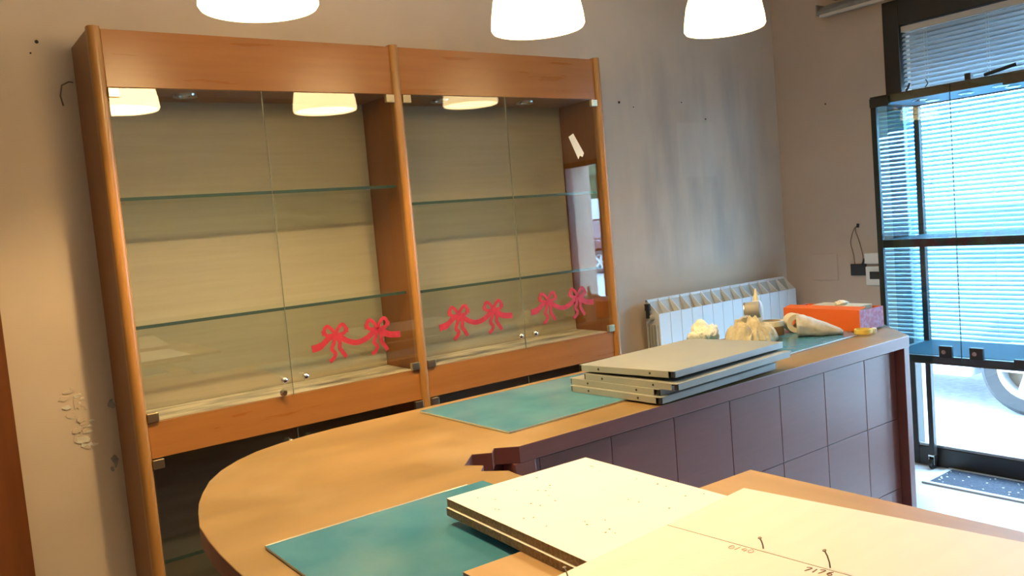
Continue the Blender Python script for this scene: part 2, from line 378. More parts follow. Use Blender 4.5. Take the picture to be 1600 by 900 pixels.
# ------------------------------------------------------------------ pendant lamps
m_bulb = emit('lamp_bulb', LAMP_COL, 40)
def pendant(x, y, z, label, power=1.0, glow=1.0):
    m_shade = emit('opal_shade', LAMP_COL, SHADE_E*glow)
    t = thing('pendant_lamp', (x, y, ZC), label, 'lamp', 'pendant lamps in a row over the counter')
    r = .146
    prof = [(r-.012, .006), (r-.005, 0), (r, .008), (r-.003, .04), (r-.012, .09), (r-.028, .135), (r-.055, .17), (r-.09, .19), (.03, .197),
            (.03, .19), (r-.092, .183), (r-.06, .164), (r-.034, .13), (r-.018, .088), (r-.009, .04), (r-.007, .015)]
    bm = NB(); lathe(bm, prof, 48, Matrix.Translation((x, y, z)), closed=True); mk('lamp_shade', bm, m_shade, t, smooth=True)
    bm = NB(); lathe(bm, [(0, .125), (.018, .12), (.03, .135), (.033, .155), (.02, .18), (0, .185)], 20, Matrix.Translation((x, y, z))); mk('bulb', bm, m_bulb, t, smooth=True)
    bm = NB(); lathe(bm, [(0, .18), (.034, .18), (.034, .24), (.02, .26), (0, .26)], 24, Matrix.Translation((x, y, z))); mk('lamp_holder', bm, m_steel, t, smooth='auto')
    bm = NB(); tube(bm, [(x, y, z+.25), (x, y, ZC-.02)], .004, 8); mk('cord', bm, m_white, t)
    bm = NB(); lathe(bm, [(0, -.03), (.045, -.028), (.055, 0), (0, 0)], 24, Matrix.Translation((x, y, ZC))); mk('ceiling_rose', bm, m_white, t, smooth='auto')
    l = bpy.data.lights.new('bulb_light', 'POINT'); l.energy = BULB_W*power; l.color = LAMP_COL; l.shadow_soft_size = .025
    o = bpy.data.objects.new('bulb_light', l); COL.objects.link(o); o.location = (x, y, z+.077)
pendant(.245, -1.085, 2.088, 'glowing opal pendant lamp above the rounded counter end, leftmost', 1.75, 1.55)
pendant(1.13, -1.09, 2.094, 'glowing opal pendant lamp in the middle of the row', .95, 1.0)
pendant(1.977, -1.13, 2.140, 'glowing opal pendant lamp nearest the window, rightmost of the row', .5, .6)
pendant(.16, -2.35, 2.10, 'added opal pendant lamp over the near counter, out of view, brightening the boards', .40, .6)  # unseen lamp added to lift the light on the pale boards

# ------------------------------------------------------------------ display cabinet
cab = thing('display_cabinet', (1.06, -.15, 0), 'tall cherry wood display cabinet with glass doors against the back wall', 'cabinet')
ZT, ZF, ZR, ZB = 2.213, 2.033, .961, .843
XP = (.018, 1.066, 2.114)
bx('side_panel', (.0, .022, -.275, -.002, 0, ZT), m_cherry_side, cab)
bx('side_panel', (2.110, 2.132, -.275, -.002, 0, ZT), m_cherry_side, cab)
bx('middle_panel', (1.055, 1.077, -.268, -.002, 0, ZT-.01), m_cherry_side, cab)
for x in XP:
    pts = [(x-.019, -.262), (x-.019, -.281)]+[(x-.019*math.cos(a), -.281-.017*math.sin(a)) for a in [PI*k/12 for k in range(1, 12)]]+[(x+.019, -.281), (x+.019, -.262)]
    mk('post', prism(NB(), pts, 0, ZT+.006), m_post, cab, smooth='auto')
for i in (0, 1):
    a, b = XP[i]+.019, XP[i+1]-.019
    bx('fascia', (a, b, -.284, -.266, ZF, ZT), m_cherry, cab)
    bx('rail', (a, b, -.284, -.262, ZB, ZR), m_cherry, cab)
    bx('ceiling_panel', (a-.005, b+.005, -.266, -.004, ZF+.004, ZF+.022), m_cherry_side, cab)
    bx('shelf_base', (a-.005, b+.005, -.262, -.012, ZR-.022, ZR-.004), m_dust, cab)
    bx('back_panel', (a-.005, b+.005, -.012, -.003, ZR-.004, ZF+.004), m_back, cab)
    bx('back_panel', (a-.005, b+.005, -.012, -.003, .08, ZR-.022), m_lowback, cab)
    bx('lower_base', (a-.005, b+.005, -.27, -.012, .08, .10), m_dust, cab)
    bx('plinth', (a, b, -.25, -.235, 0, .08), m_cherry_side, cab)
    for k, z in enumerate(((1.684, 1.268), (1.625, 1.268))[i]):
        z = z if i == 0 else (1.612, 1.262)[k]
        bx('glass_shelf', (a+.004, b-.004, -.245, -.016, z-.0055, z+.0055), m_shelfglass, cab, 0)
        g = bx('shelf_edge', (a+.004, b-.004, -.2475, -.245, z-.0055, z+.0055), m_glassedge, cab, 0)
    bx('glass_shelf', (a+.004, b-.004, -.245, -.016, .480, .491), m_shelfglass, cab, 0)
    bx('shelf_edge', (a+.004, b-.004, -.2475, -.245, .480, .491), m_glassedge, cab, 0)
# recessed spots in the cabinet ceiling
for x in (.309, 1.339, 1.786):
    bm = NB(); lathe(bm, [(0, .004), (.022, .004), (.024, -.004), (.04, -.006), (.042, 0), (.042, .006), (0, .006)], 28, Matrix.Translation((x, -.155, ZF+.002)))
    s = mk('spotlight', bm, m_steel, cab, smooth='auto')
    bm = NB(); lathe(bm, [(0, -.002), (.021, -.001), (.021, .003), (0, .003)], 20, Matrix.Translation((x, -.155, ZF+.002))); mk('lens', bm, m_chrome, s, smooth='auto')
# bow motif, drawn once around (0,0): two bows and a swag
RIB = [0]
def ribbon(bm, pts, ws, y0=None, y1=0.):
    if y0 is None: RIB[0] += 1; y0 = -.0010-.00012*(RIB[0] % 12)
    pts = [Vector(p) for p in pts]; L = []; R = []
    for i, q in enumerate(pts):
        d = (pts[min(i+1, len(pts)-1)]-pts[max(i-1, 0)]).normalized(); n = Vector((-d.y, d.x)); w = ws[i] if isinstance(ws, (list, tuple)) else ws
        L.append(q+n*w/2); R.append(q-n*w/2)
    for i in range(len(pts)-1):
        quad = [L[i], L[i+1], R[i+1], R[i]]
        a = [bm.verts.new((v.x, y0, v.y)) for v in quad]; b = [bm.verts.new((v.x, y1, v.y)) for v in quad]
        bm.faces.new(a); bm.faces.new(b[::-1])
        for k in range(4): bm.faces.new((a[k], b[k], b[(k+1) % 4], a[(k+1) % 4]))
def sm(pts, n=5):
    out = []; P = [pts[0]]+list(pts)+[pts[-1]]
    for i in range(1, len(P)-2):
        p0, p1, p2, p3 = [Vector(q) for q in P[i-1:i+3]]
        for k in range(n):
            t = k/n; out.append(.5*((2*p1)+(p2-p0)*t+(2*p0-5*p1+4*p2-p3)*t*t+(3*p1-p0-3*p2+p3)*t**3))
    out.append(Vector(pts[-1])); return out
def bow(bm, cx, cz, s=1.0):
    o = lambda pts: sm([(cx+a*s, cz+b*s) for a, b in pts])
    for sg in (-1, 1):
        ribbon(bm, o([(0, 0), (sg*.012, .022), (sg*.030, .036), (sg*.042, .022), (sg*.036, .004), (sg*.018, .0), (0, -.004)]), .013*s)
        ribbon(bm, o([(sg*.036, .014), (sg*.052, .012)]), .019*s)
    ribbon(bm, o([(-.003, -.004), (-.010, -.030), (-.020, -.050), (-.008, -.066), (-.014, -.082), (-.032, -.094)]), .014*s)
    ribbon(bm, o([(.003, -.004), (.014, -.028), (.012, -.050), (.024, -.070), (.034, -.088)]), .015*s)
    ribbon(bm, o([(-.012, -.003), (.012, -.003)]), .019*s)
def bows(x0):
    bm = NB()
    bow(bm, x0+.096, 1.150); bow(bm, x0+.268, 1.150)
    ribbon(bm, sm([(x0, 1.112), (x0+.035, 1.118), (x0+.07, 1.142), (x0+.09, 1.148)]), [.026]*6+[.021]*10)
    ribbon(bm, sm([(x0+.106, 1.148), (x0+.14, 1.122), (x0+.18, 1.110), (x0+.225, 1.122), (x0+.258, 1.148)]), .020)
    ribbon(bm, sm([(x0+.278, 1.148), (x0+.31, 1.122), (x0+.362, 1.114)]), .024)
    return bm
def knob(x, z, door):
    bm = NB(); lathe(bm, [(0, 0), (.006, 0), (.006, .008), (.011, .012), (.013, .018), (.010, .024), (0, .026)], 18)
    k = mk('knob', bm, m_chrome, door, world=False, smooth=True)
    k.location = Vector((x, -.291, z))-wloc(door); k.rotation_euler = (PI/2, 0, 0)
for i in (0, 1):
    a, b = XP[i]+.021, XP[i+1]-.021
    mid = (.531, 1.578)[i]
    for j, (d0, d1) in enumerate(((a, mid-.0015), (mid+.0015, b))):
        for lev, (z0, z1) in enumerate(((ZR+.002, ZF-.003), (.085, ZB-.003))):
            d = bx('glass_door', (d0, d1, -.291, -.286, z0, z1), m_clear, cab, 0)
            # dark polished meeting edge
            ex = (d1-.0012, d1+.0006) if j == 0 else (d0-.0006, d0+.0012)
            if j == 0: bx('door_edge', (d1-.0008, d1+.0004, -.2912, -.2858, z0, z1), m_dooredge, d, 0)
            hx = (d0-.002, d0+.033) if j == 0 else (d1-.033, d1+.002)
            for hz in ((z0, z0+.03), (z1-.03, z1)):
                bx('hinge_clip', (hx[0], hx[1], -.296, -.279, hz[0], hz[1]), m_brass, d, .002)
            knob((mid-.037) if j == 0 else (mid+.042), 1.022 if lev == 0 else .80, d)
            if lev == 0:
                x0 = {(0, 1): .613, (1, 0): 1.153, (1, 1): 1.618}.get((i, j))
                if x0 is not None:
                    bm = bows(x0); bmesh.ops.translate(bm, verts=bm.verts[:], vec=(0, -.2912, 0))
                    dec = mk('bow_decal', bm, m_red, d); dec['label'] = 'red ribbon bow decal on the glass'
                if (i, j) == (0, 0):
                    bm = NB(); lathe(bm, [(0, 0), (.012, 0), (.012, .012), (.008, .018), (0, .018)], 18)
                    k = mk('lock', bm, m_steel, d, world=False, smooth='auto'); k.location = Vector((.49, -.291, .977))-wloc(d); k.rotation_euler = (PI/2, 0, 0)
                if (i, j) == (1, 1):
                    bm = NB(); prism(bm, [(1.908, 1.862), (1.937, 1.877), (1.992, 1.789), (1.982, 1.772), (1.966, 1.778), (1.956, 1.762)], -.2925, -.2912, 'y')
                    tp = mk('tape_strip', bm, m_tape, d); tp['label'] = 'torn strip of masking tape on the glass'

# ------------------------------------------------------------------ counter
cnt = thing('shop_counter', (1.2, -1.1, 0), 'orange beech topped shop counter with a rounded end and cherry tiled front', 'counter')
HC = .93
outer = [(.70, -.785), (.537, -.783), (.445, -.786), (.364, -.796), (.275, -.815), (.192, -.846), (.122, -.895), (.059, -.958), (.006, -1.035), (-.036, -1.123), (-.065, -1.195), (-.086, -1.265), (-.112, -1.365), (-.124, -1.471), (-.130, -1.56), (-.133, -1.66), (-.133, -3.3)]
inner = [(.53, -3.3), (.53, -1.61), (.534, -1.577), (.49, -1.527), (.52, -1.493), (.491, -1.454), (.556, -1.388), (.598, -1.418), (.626, -1.387), (.676, -1.428)]
outl = outer+inner+[(2.60, -1.428), (2.845, -1.185), (2.845, -.785)]
bm = NB(); prism(bm, outl, HC-.045, HC)
for f in bm.faces: f.material_index = 0 if f.normal.z > .5 else 1
mk('worktop', bm, [m_top, m_dark], cnt, .002)
bm = NB()
base = [(.70, -.83), (.54, -.828), (.38, -.84), (.23, -.885), (.10, -.985), (.01, -1.14), (-.045, -1.28), (-.083, -1.475), (-.092, -1.66), (-.092, -3.28), (.49, -3.28), (.49, -1.62), (.49, -1.56), (.45, -1.525), (.44, -1.455), (.54, -1.34), (.676, -1.36)]
prism(bm, base, .0, HC-.045); mk('curved_base', bm, m_dark, cnt)
bx('carcass', (.676, 2.56, -1.372, -.83, 0, HC-.045), m_dark, cnt)
bm = NB(); prism(bm, [(2.56, -1.372), (2.60, -1.372), (2.80, -1.17), (2.80, -.83), (2.56, -.83)], 0, HC-.045); mk('end_panel', bm, m_dark, cnt)
bx('post', (.660, .727, -1.426, -1.372, 0, HC-.045), m_dark, cnt, .002)
bx('post', (2.562, 2.600, -1.426, -1.372, 0, HC-.045), m_dark, cnt, .002)
bx('plinth', (.727, 2.562, -1.378, -1.372, 0, .05), m_dark, cnt, .001)
cols = [.732, .766, 1.028, 1.290, 1.552, 1.814, 2.076, 2.338, 2.556]
tile_src = {}
for i in range(len(cols)-1):
    for z0, z1 in ((.055, .322), (.322, .602), (.602, .872)):
        bx('tile', (cols[i]+.0012, cols[i+1]-.0012, -1.390, -1.372, z0+.0012, z1-.0012), m_dark, cnt, .001)

# teal backed glass sheets laid on the worktop
def sheet(name, pts, label, z0=HC+.0005, th=.006):
    bm = NB(); prism(bm, pts, z0, z0+th)
    for f in bm.faces: f.material_index = 0 if abs(f.normal.z) > .5 else 1
    return tag(mk(name, bm, [m_teal, m_teal_edge], None, .001), label, 'glass sheet')
sheet('glass_sheet', [(.722, -.842), (.735, -1.305), (2.52, -1.255), (2.60, -1.17), (2.60, -.842)], 'long teal glass sheet on the back counter under the grey metal shelves')
sheet('glass_sheet', [(-.058, -1.607), (-.058, -3.2), (.44, -3.2), (.44, -1.607)], 'teal glass sheet on the near counter under the pale boards')
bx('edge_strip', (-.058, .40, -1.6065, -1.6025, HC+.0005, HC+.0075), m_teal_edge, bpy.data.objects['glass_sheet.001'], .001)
HG = HC+.0065

# ------------------------------------------------------------------ boards on the near counter
def board(name, corners, z0, z1, mt, me, label, cat='board', bevel=.001):
    cx = sum(c[0] for c in corners)/4; cy = sum(c[1] for c in corners)/4
    t = thing(name, (cx, cy, z0), label, cat)
    bm = NB(); prism(bm, corners, z0, z1)
    for f in bm.faces: f.material_index = 0 if abs(f.normal.z) > .5 else 1
    mk('slab', bm, [mt, me], t, bevel)
    return t
board('wood_panel', [(.118, -2.02), (.118, -2.95), (.812, -2.95), (.817, -2.045)], HG+.0005, .951, m_veneer, m_dark, 'orange beech panel lying on the near counter below the pale boards')
B1 = [(.245, -1.774), (.223, -2.32), (.585, -2.33), (.593, -1.786)]
b1 = board('chipboard', [(x-.004, y-.002) for x, y in B1], .9515, .9675, m_cream, m_chip, 'lower cream chipboard of the pair stacked on the near counter')
b2 = board('chipboard', B1, .968, .9845, m_cream, m_chip, 'upper cream chipboard of the stacked pair, dotted with screw holes')
for k in range(34):
    u, v = random.random(), random.random()
    x = .27+.30*u; y = -1.80-.36*v
    bm = NB(); lathe(bm, [(0, .0004), (random.uniform(.0010, .0024), .0003), (.0024, -.002), (0, -.002)], 6, Matrix.Translation((x, y, .9846)))
    mk('screw_hole', bm, m_chip, b2)
PA = [(.594, -2.206), (.379, -2.224), (.43, -2.95), (.68, -2.93)]
PB = [(.377, -2.2245), (.10, -2.245), (.15, -2.97), (.428, -2.95)]
p1 = board('pale_board', PA, .9852, 1.004, m_pale, m_chip, 'pale birch board at the right foreground beside the orange panel edge')
p2 = board('pale_board', PB, .9852, 1.0045, m_pale, m_chip, 'pale birch board nearest the camera with handwritten numbers along its seam')
def nail(parent, x, y, z, dx, dy, h):
    bm = NB(); tube(bm, [(x, y, z-.004), (x+dx*.12, y+dy*.12, z+h*.3), (x+dx*.5, y+dy*.5, z+h*.7), (x+dx, y+dy, z+h)], .0011, 7)
    tube(bm, [(x+dx, y+dy, z+h), (x+dx*1.05, y+dy*1.05, z+h+.0012)], .0028, 10)
    n = mk('bent_nail', bm, m_nail, parent, smooth='auto'); n['label'] = 'bent steel nail'
nail(p1, .399, -2.393, 1.004, -.004, .002, .016)
nail(p1, .404, -2.497, 1.004, -.005, .004, .024)
nail(p2, .141, -2.262, 1.0045, -.003, .003, .016)
def scribble(parent, strokes, ox, oy, ang, s, z, mat, w):
    bm = NB(); ca, sa = math.cos(ang), math.sin(ang)
    for st in strokes:
        q = sm(st, 4)
        tmp = bmesh.new(); ribbon(tmp, q, w, 0, .0004)
        me = bpy.data.meshes.new('t'); 
        for v in tmp.verts:
            a, b, c = v.co.x*s, v.co.z*s, v.co.y
            v.co = (ox+a*ca-b*sa, oy+a*sa+b*ca, z+c)
        tmp.to_mesh(me); bm.from_mesh(me); bpy.data.meshes.remove(me); tmp.free()
    mk('handwriting', bm, mat, parent)
dg7 = [(0, 1), (.35, 1.08), (.6, 1.0), (.35, .5), (.1, 0)]
def sh_(st, d): return [(a+d, b) for a, b in st]
one = [[(.15, 0), (.35, 1)]]
six = [[(.55, 1), (.15, .6), (.1, .15), (.4, 0), (.6, .25), (.35, .5), (.12, .3)]]
scribble(p2, [dg7]+[sh_(s, .8) for s in one]+[sh_(dg7, 1.5)]+[sh_(s, 2.4) for s in six], .372, -2.478, math.radians(-74), .0120, 1.0047, m_ink, .11)
zero = [[(.3, 1), (.02, .6), (.1, .1), (.4, .05), (.6, .5), (.3, 1)]]
four = [[(.3, 1), (.0, .4), (.6, .35)], [(.5, .7), (.45, 0)]]
scribble(p2, [sh_(s, 0) for s in zero]+[sh_(s, .8) for s in one]+[sh_(s, 1.6) for s in four]+[sh_(s, 2.4) for s in zero], .366, -2.355, math.radians(-78), .0125, 1.0047, m_inkred, .09)

# ------------------------------------------------------------------ grey metal shelves
def metal_shelf_mesh(L=.60, Wd=.385, h=.020, tk=.0012):
    bm = NB()
    box(bm, 0, L, 0, Wd, h-tk, h)                       # sheet
    g = .020
    box(bm, g*.35, L-g*.35, 0, tk, 0, h-tk); box(bm, g*.35, L-g*.35, Wd-tk, Wd, 0, h-tk)   # long lips
    box(bm, 0, tk, g, Wd-g*.5, 0, h-tk); box(bm, L-tk, L, g, Wd-g*.5, 0, h-tk)             # end lips
    box(bm, g*.35, L-g*.35, tk, .016, 0, tk); box(bm, g*.35, L-g*.35, Wd-.016, Wd-tk, 0, tk)
    return bm
sh_protos = {}
def metal_shelf(corner_front_left, z, yaw, label, tiltx=0., tilty=0., L=.60):
    t = thing('metal_shelf', (corner_front_left[0], corner_front_left[1], z), label, 'shelf', 'grey metal shelves stacked on the back counter', (tiltx, tilty, yaw))
    key = L
    if key not in sh_protos:
        o = mk('panel', metal_shelf_mesh(L), m_metal, t, .0006, world=False)
        hs0 = []
        for x0 in (.004, L-.012):
            for y0 in (.003, .385-.012):
                bm = NB(); box(bm, x0-.001, x0+.008, y0-.0015, y0+.009, .001, .0185); hs0.append(mk('corner_gap_dark', bm, m_black, t, world=False))  # black insert painted in for the dark open gap between the lips
        hs = []
        for y in (.09, .30):
            bm = NB(); lathe(bm, [(0, .0006), (.0038, .0005), (.0038, -.001), (0, -.001)], 10, Matrix.Translation((-.0002, y, .010)) @ Matrix.Rotation(-PI/2, 4, 'Y'))
            hs.append(mk('screw_hole', bm, m_black, t, world=False))
        sh_protos[key] = [o]+hs0+hs
    else:
        for o in sh_protos[key]: share(o, t, o.location.copy())
metal_shelf((1.193, -1.437), HG+.0003, .055, 'lowest grey metal shelf of the stack, lying on the teal glass')
metal_shelf((1.205, -1.420), HG+.0206, .050, 'second grey metal shelf from the bottom of the stack')
metal_shelf((1.215, -1.483), HG+.0409, .060, 'third grey metal shelf from the bottom, jutting towards the front')
metal_shelf((1.228, -1.462), HG+.0740, .085, 'topmost grey metal shelf, tilted up at its front corner', tiltx=-.018, tilty=.011)

# ------------------------------------------------------------------ clutter on the back counter
def rag(name, c, r, label, mat, seed, fold=.35, freq=14, sub=5):
    bm = NB(); bmesh.ops.create_icosphere(bm, subdivisions=sub, radius=1)
    off = Vector((seed*3.1, seed*1.7, seed))
    for v in bm.verts:
        d = v.co.normalized()
        n = noise.noise(d*1.6+off)*.35 + (1-abs(noise.noise(d*3.1+off)))*fold - abs(noise.noise(d*6.3+off))*fold*.55 + noise.noise(d*freq+off)*.06 - (abs(noise.noise(Vector((d.x*2.2+d.y*1.2, d.z*5.5, d.y*2.0))+off*1.3+noise.noise_vector(d*2.0+off)*.5))<.05)*.10
        q = d*(.72+n)
        q = Vector((q.x*r[0], q.y*r[1], q.z*r[2]))
        q.z = max(q.z+r[2]*.55, 0.0)
        v.co = Vector(c)+q
    return tag(mk(name, bm, mat, None, smooth=True), label, 'cloth')
m_lace = noisy('white_cotton', (.74, .71, .60), (.80, .77, .66), (1, 1, 1), 160, 4, (.9, 1), .5)
m_ragm = noisy('beige_cotton', (.44, .385, .26), (.54, .48, .34), (1, 1, 1), 60, 4, (.9, 1), .4, c3=(.36, .31, .22))
rag('white_cloth', (2.045, -.872, HG), (.068, .062, .064), 'crumpled white knitted cloth behind the grey shelves', m_lace, 2.0, .30, 26)
def draped_rag(name, c, half, H, label, mat, seed, n=84, yaw=0.):
    bm = NB(); V = {}; off = Vector((seed, seed*2.3, seed*.7)); ca, sa = math.cos(yaw), math.sin(yaw)
    for i in range(n+1):
        for j in range(n+1):
            u, v = 2*i/n-1, 2*j/n-1
            # square cloth squeezed to a rounded outline
            x = u*math.sqrt(1-v*v/2); y = v*math.sqrt(1-u*u/2); rr = math.hypot(x, y); a = math.atan2(y, x)
            k = 1+.22*noise.noise(Vector((math.cos(a)*1.5, math.sin(a)*1.5, seed)))+.10*noise.noise(Vector((math.cos(a)*4, math.sin(a)*4, seed+5)))
            w = noise.noise_vector(Vector((x*1.3, y*1.3, 0))+off)*.55
            q = Vector((x, y, 0))+w
            r1 = 1-2.0*abs(noise.noise(Vector((q.x*2.6, q.y*1.3, 1))+off)); r2 = 1-2.0*abs(noise.noise(Vector((q.x*3.2, q.y*5.2, 4))+off))
            env = max(0., 1-rr**2.4)**.62
            h = H*env*(.40+.42*r1+.26*r2)+.004+.010*max(0, r2)*(1-env)
            ov = noise.noise_vector(Vector((x*2.4, y*2.4, 7))+off)*.20*env
            px, py = (x*k+ov.x)*half[0], (y*k+ov.y)*half[1]
            V[i, j] = bm.verts.new((c[0]+px*ca-py*sa, c[1]+px*sa+py*ca, c[2]+max(h, .0025)))
    for i in range(n):
        for j in range(n): bm.faces.new((V[i, j], V[i+1, j], V[i+1, j+1], V[i, j+1]))
    o = mk(name, bm, mat, None, smooth=True)
    sd = o.modifiers.new('thick', 'SOLIDIFY'); sd.thickness = .002
    return tag(o, label, 'cloth')
draped_rag('beige_rag', (2.190, -.985, HG), (.104, .108, 0), .104, 'crumpled beige rag beside the white cloth', m_ragm, 3.7, yaw=-.5)
def roll(name, loc, ro, ri, h, mat_out, mat_core, label, rot=(0, 0, 0)):
    t = thing(name, loc, label, 'tape roll', None, rot)
    bm = NB(); lathe(bm, [(ri+.004, 0), (ro, 0), (ro, h), (ri+.004, h)], 36, closed=True); mk('tape', bm, mat_out, t, .0008, smooth='auto', world=False)
    bm = NB(); lathe(bm, [(ri, -.0005), (ri+.004, -.0005), (ri+.004, h+.0005), (ri, h+.0005)], 36, closed=True); mk('core', bm, mat_core, t, world=False, smooth='auto')
    return t
m_greytape = M_('grey_tape', (.33, .31, .26), .4); m_card = M_('cardboard', (.52, .41, .25), .85)
m_brown = M_('brown_tape', (.26, .13, .045), .25); m_creamtape = M_('cream_tape', (.70, .62, .44), .6); m_yellow = M_('yellow_tape', (.75, .55, .10), .4)
# grey can lying on its side upon the rag
t = thing('grey_can', (2.325, -.900, 1.050), 'grey metal can lying on its side behind the beige rag', 'can', None, (0, math.radians(86), math.radians(-58)))
bm = NB(); lathe(bm, [(0, -.030), (.033, -.030), (.035, -.028), (.035, .030), (.033, .033), (0, .033)], 36); mk('body', bm, m_greytape, t, smooth='auto', world=False)
bm = NB(); lathe(bm, [(.031, -.0305), (.036, -.0305), (.036, -.026), (.031, -.026)], 36, closed=True); mk('rim', bm, m_steel, t, smooth='auto', world=False)
t = thing('squeeze_bottle', (2.44, -.835, HG), 'cream white squeeze bottle standing behind the grey can', 'bottle')
bm = NB(); lathe(bm, [(0, 0), (.026, 0), (.028, .01), (.028, .11), (.022, .13), (.012, .142), (0, .142)], 28); mk('body', bm, m_white, t, smooth='auto', world=False)
bm = NB(); lathe(bm, [(0, .138), (.014, .138), (.013, .155), (.007, .165), (.005, .190), (0, .192)], 20); mk('nozzle', bm, m_creamtape, t, smooth='auto', world=False)
roll('tape_roll', (2.400, -.935, HG), .052, .036, .036, m_brown, m_card, 'brown packing tape roll lying beside the beige rag')
roll('tape_roll', (2.405, -.936, HG+.037), .050, .036, .022, m_creamtape, m_card, 'cream tape roll lying on top of the brown tape roll')
t = thing('tape_roll', (2.490, -.985, HG+.0405), 'cream paper tape roll standing on edge beside the brown roll', 'tape roll', None, (PI/2, 0, math.radians(-35)))
bm = NB(); lathe(bm, [(.020, -.03), (.040, -.03), (.040, .03), (.020, .03)], 32, closed=True); mk('tape', bm, m_creamtape, t, .001, smooth='auto', world=False)
bm = NB(); lathe(bm, [(.017, -.031), (.020, -.031), (.020, .031), (.017, .031)], 32, closed=True); mk('core', bm, m_card, t, smooth='auto', world=False)
# crumpled grey paper sack: open mouth left, tapering to the right
bm = NB(); rings = []
for i in range(15):
    s = i/14; w = (.048*(1-s)**.7+.012); h = (.074*(1-s)**.8+.016)
    ring = []
    for k in range(26):
        a = 2*PI*k/26; q = 1+.16*noise.noise(Vector((math.cos(a)*2.2, math.sin(a)*2.2, s*5)))+.07*noise.noise(Vector((math.cos(a)*6, math.sin(a)*6, s*14)))
        ring.append(bm.verts.new((s*.175, math.cos(a)*w*q, max(h*.5+math.sin(a)*h*.55*q, .001))))
    rings.append(ring)
for a, b in zip(rings, rings[1:]):
    for k in range(26): bm.faces.new((a[k], a[(k+1) % 26], b[(k+1) % 26], b[k]))
bm.faces.new(rings[-1])
m_sack = noisy('grey_brown_paper', (.42, .39, .33), (.56, .52, .45), (1, 1, 1), 30, 5, (.8, .9), .5)
o = mk('paper_sack', bm, m_sack, None, smooth=True); o.location = (2.405, -1.062, HG+.001); o.rotation_euler = (0, 0, math.radians(-58))
sd = o.modifiers.new('thick', 'SOLIDIFY'); sd.thickness = .003
tag(o, 'crumpled grey brown paper sack lying open in front of the orange box', 'sack')
# orange box
m_orange = M_('orange_card', (.72, .13, .012), .5); m_pink = noisy('pink_sparkle_print', (.46, .04, .085), (.54, .14, .21), (1, 1, 1), 70, 4, (.4, .5), .0, .4, .6)
bxr = thing('orange_box', (2.67, -1.05, HG), 'orange cardboard box with a pink printed end and open top', 'box')
x0, x1, y0, y1, z0, z1 = 2.585, 2.765, -1.232, -.868, HG, 1.022
bx('side', (x0, x0+.003, y0, y1, z0, z1), m_orange, bxr, 0); bx('side', (x1-.003, x1, y0, y1, z0, z1), m_orange, bxr, 0)
bx('end', (x0+.003, x1-.003, y0, y0+.003, z0, z1), m_pink, bxr, 0); bx('end', (x0+.003, x1-.003, y1-.003, y1, z0, z1), m_pink, bxr, 0)
bx('bottom', (x0+.003, x1-.003, y0+.003, y1-.003, z0, z0+.003), m_card, bxr, 0)
o = bx('flap', (-.004, .0, -.182, .182, 0, .05), m_orange, bxr, 0, world=False); o.location = (x0+.001-2.67, 0, z1-HG-.001); o.rotation_euler = (0, math.radians(80), 0)
tag(bx('cardboard_sheet', (x0+.05, x1-.01, -1.19, -.96, 1.000, 1.031), m_card, None, .002), 'folded brown cardboard packed in the orange box', 'cardboard')
rag('tissue', (2.70, -1.08, 1.031), (.028, .028, .012), 'small white tissue on top of the orange box', m_lace, 9., .4, 10, 3)
roll('tape_roll', (2.555, -1.262, HG), .034, .027, .018, m_yellow, m_yellow, 'small yellow tape roll by the front corner of the counter')
bm = NB(); lathe(bm, [(0, 0), (.010, 0), (.011, .018), (.006, .022), (0, .022)], 18, Matrix.Translation((2.618, -1.272, HC))); tag(mk('bottle_cap', bm, m_white, None, smooth='auto'), 'small white cap beside the yellow tape roll', 'cap')

# ------------------------------------------------------------------ radiator
rad = thing('radiator', (3.14, -.08, .2), 'white sectioned aluminium radiator on the back wall', 'radiator')
RX0, PW, NS = 2.553, .0835, 14
RZ0, RZF, RZT = .20, .985, 1.045
def section():
    bm = NB()
    box(bm, .0015, PW-.0015, -.140, -.136, RZ0, RZF-.01)               # front plate
    for x in (.0015, PW-.0045):                                        # side fins
        prism(bm, [(-.136, RZ0), (-.136, RZF-.01), (-.060, RZT-.002), (-.045, RZT-.002), (-.045, RZ0)], x, x+.003, 'x')
    box(bm, .0015, PW-.0015, -.062, -.045, RZT-.012, RZT)              # top back bar
    return bm
src = mk('section', section(), m_rad, rad, .0008, world=False)
def core():
    bm = NB(); box(bm, .010, PW-.010, -.118, -.06, RZ0, RZF-.075)
    prism(bm, [(-.136, RZF-.075), (-.100, RZF-.03), (-.062, RZT-.012), (-.055, RZT-.012), (-.090, RZF-.045), (-.118, RZF-.10)], .0045, PW-.0045, 'x')
    return bm
csrc = mk('core', core(), m_radin, src, world=False)
base_off = Vector((RX0, 0, 0))-wloc(rad)
src.location = base_off
for k in range(1, NS):
    o = share(src, rad, base_off+Vector((PW*k, 0, 0))); c = share(csrc, o, (0, 0, 0))
bm = NB(); tube(bm, [(RX0-.03, -.09, .955), (RX0+.004, -.09, .955)], .018, 14); mk('end_plug', bm, m_radin, rad, smooth='auto')
bm = NB(); tube(bm, [(RX0-.028, -.09, .955), (RX0-.028, -.09, 1.0)], .012, 12); tube(bm, [(RX0-.028, -.09, .995), (RX0-.028, -.09, 1.030)], .016, 12); mk('valve', bm, m_bronze, rad, smooth='auto')
for k in range(4): bx('side_fin', (RX0-.014, RX0-.002, -.13+k*.02, -.122+k*.02, RZ0+.01, .92), m_radin, rad, .001)
for x in (RX0+.3, RX0+.9): bx('wall_bracket', (x, x+.02, -.045, -.001, .88, .92), m_radin, rad, .001)

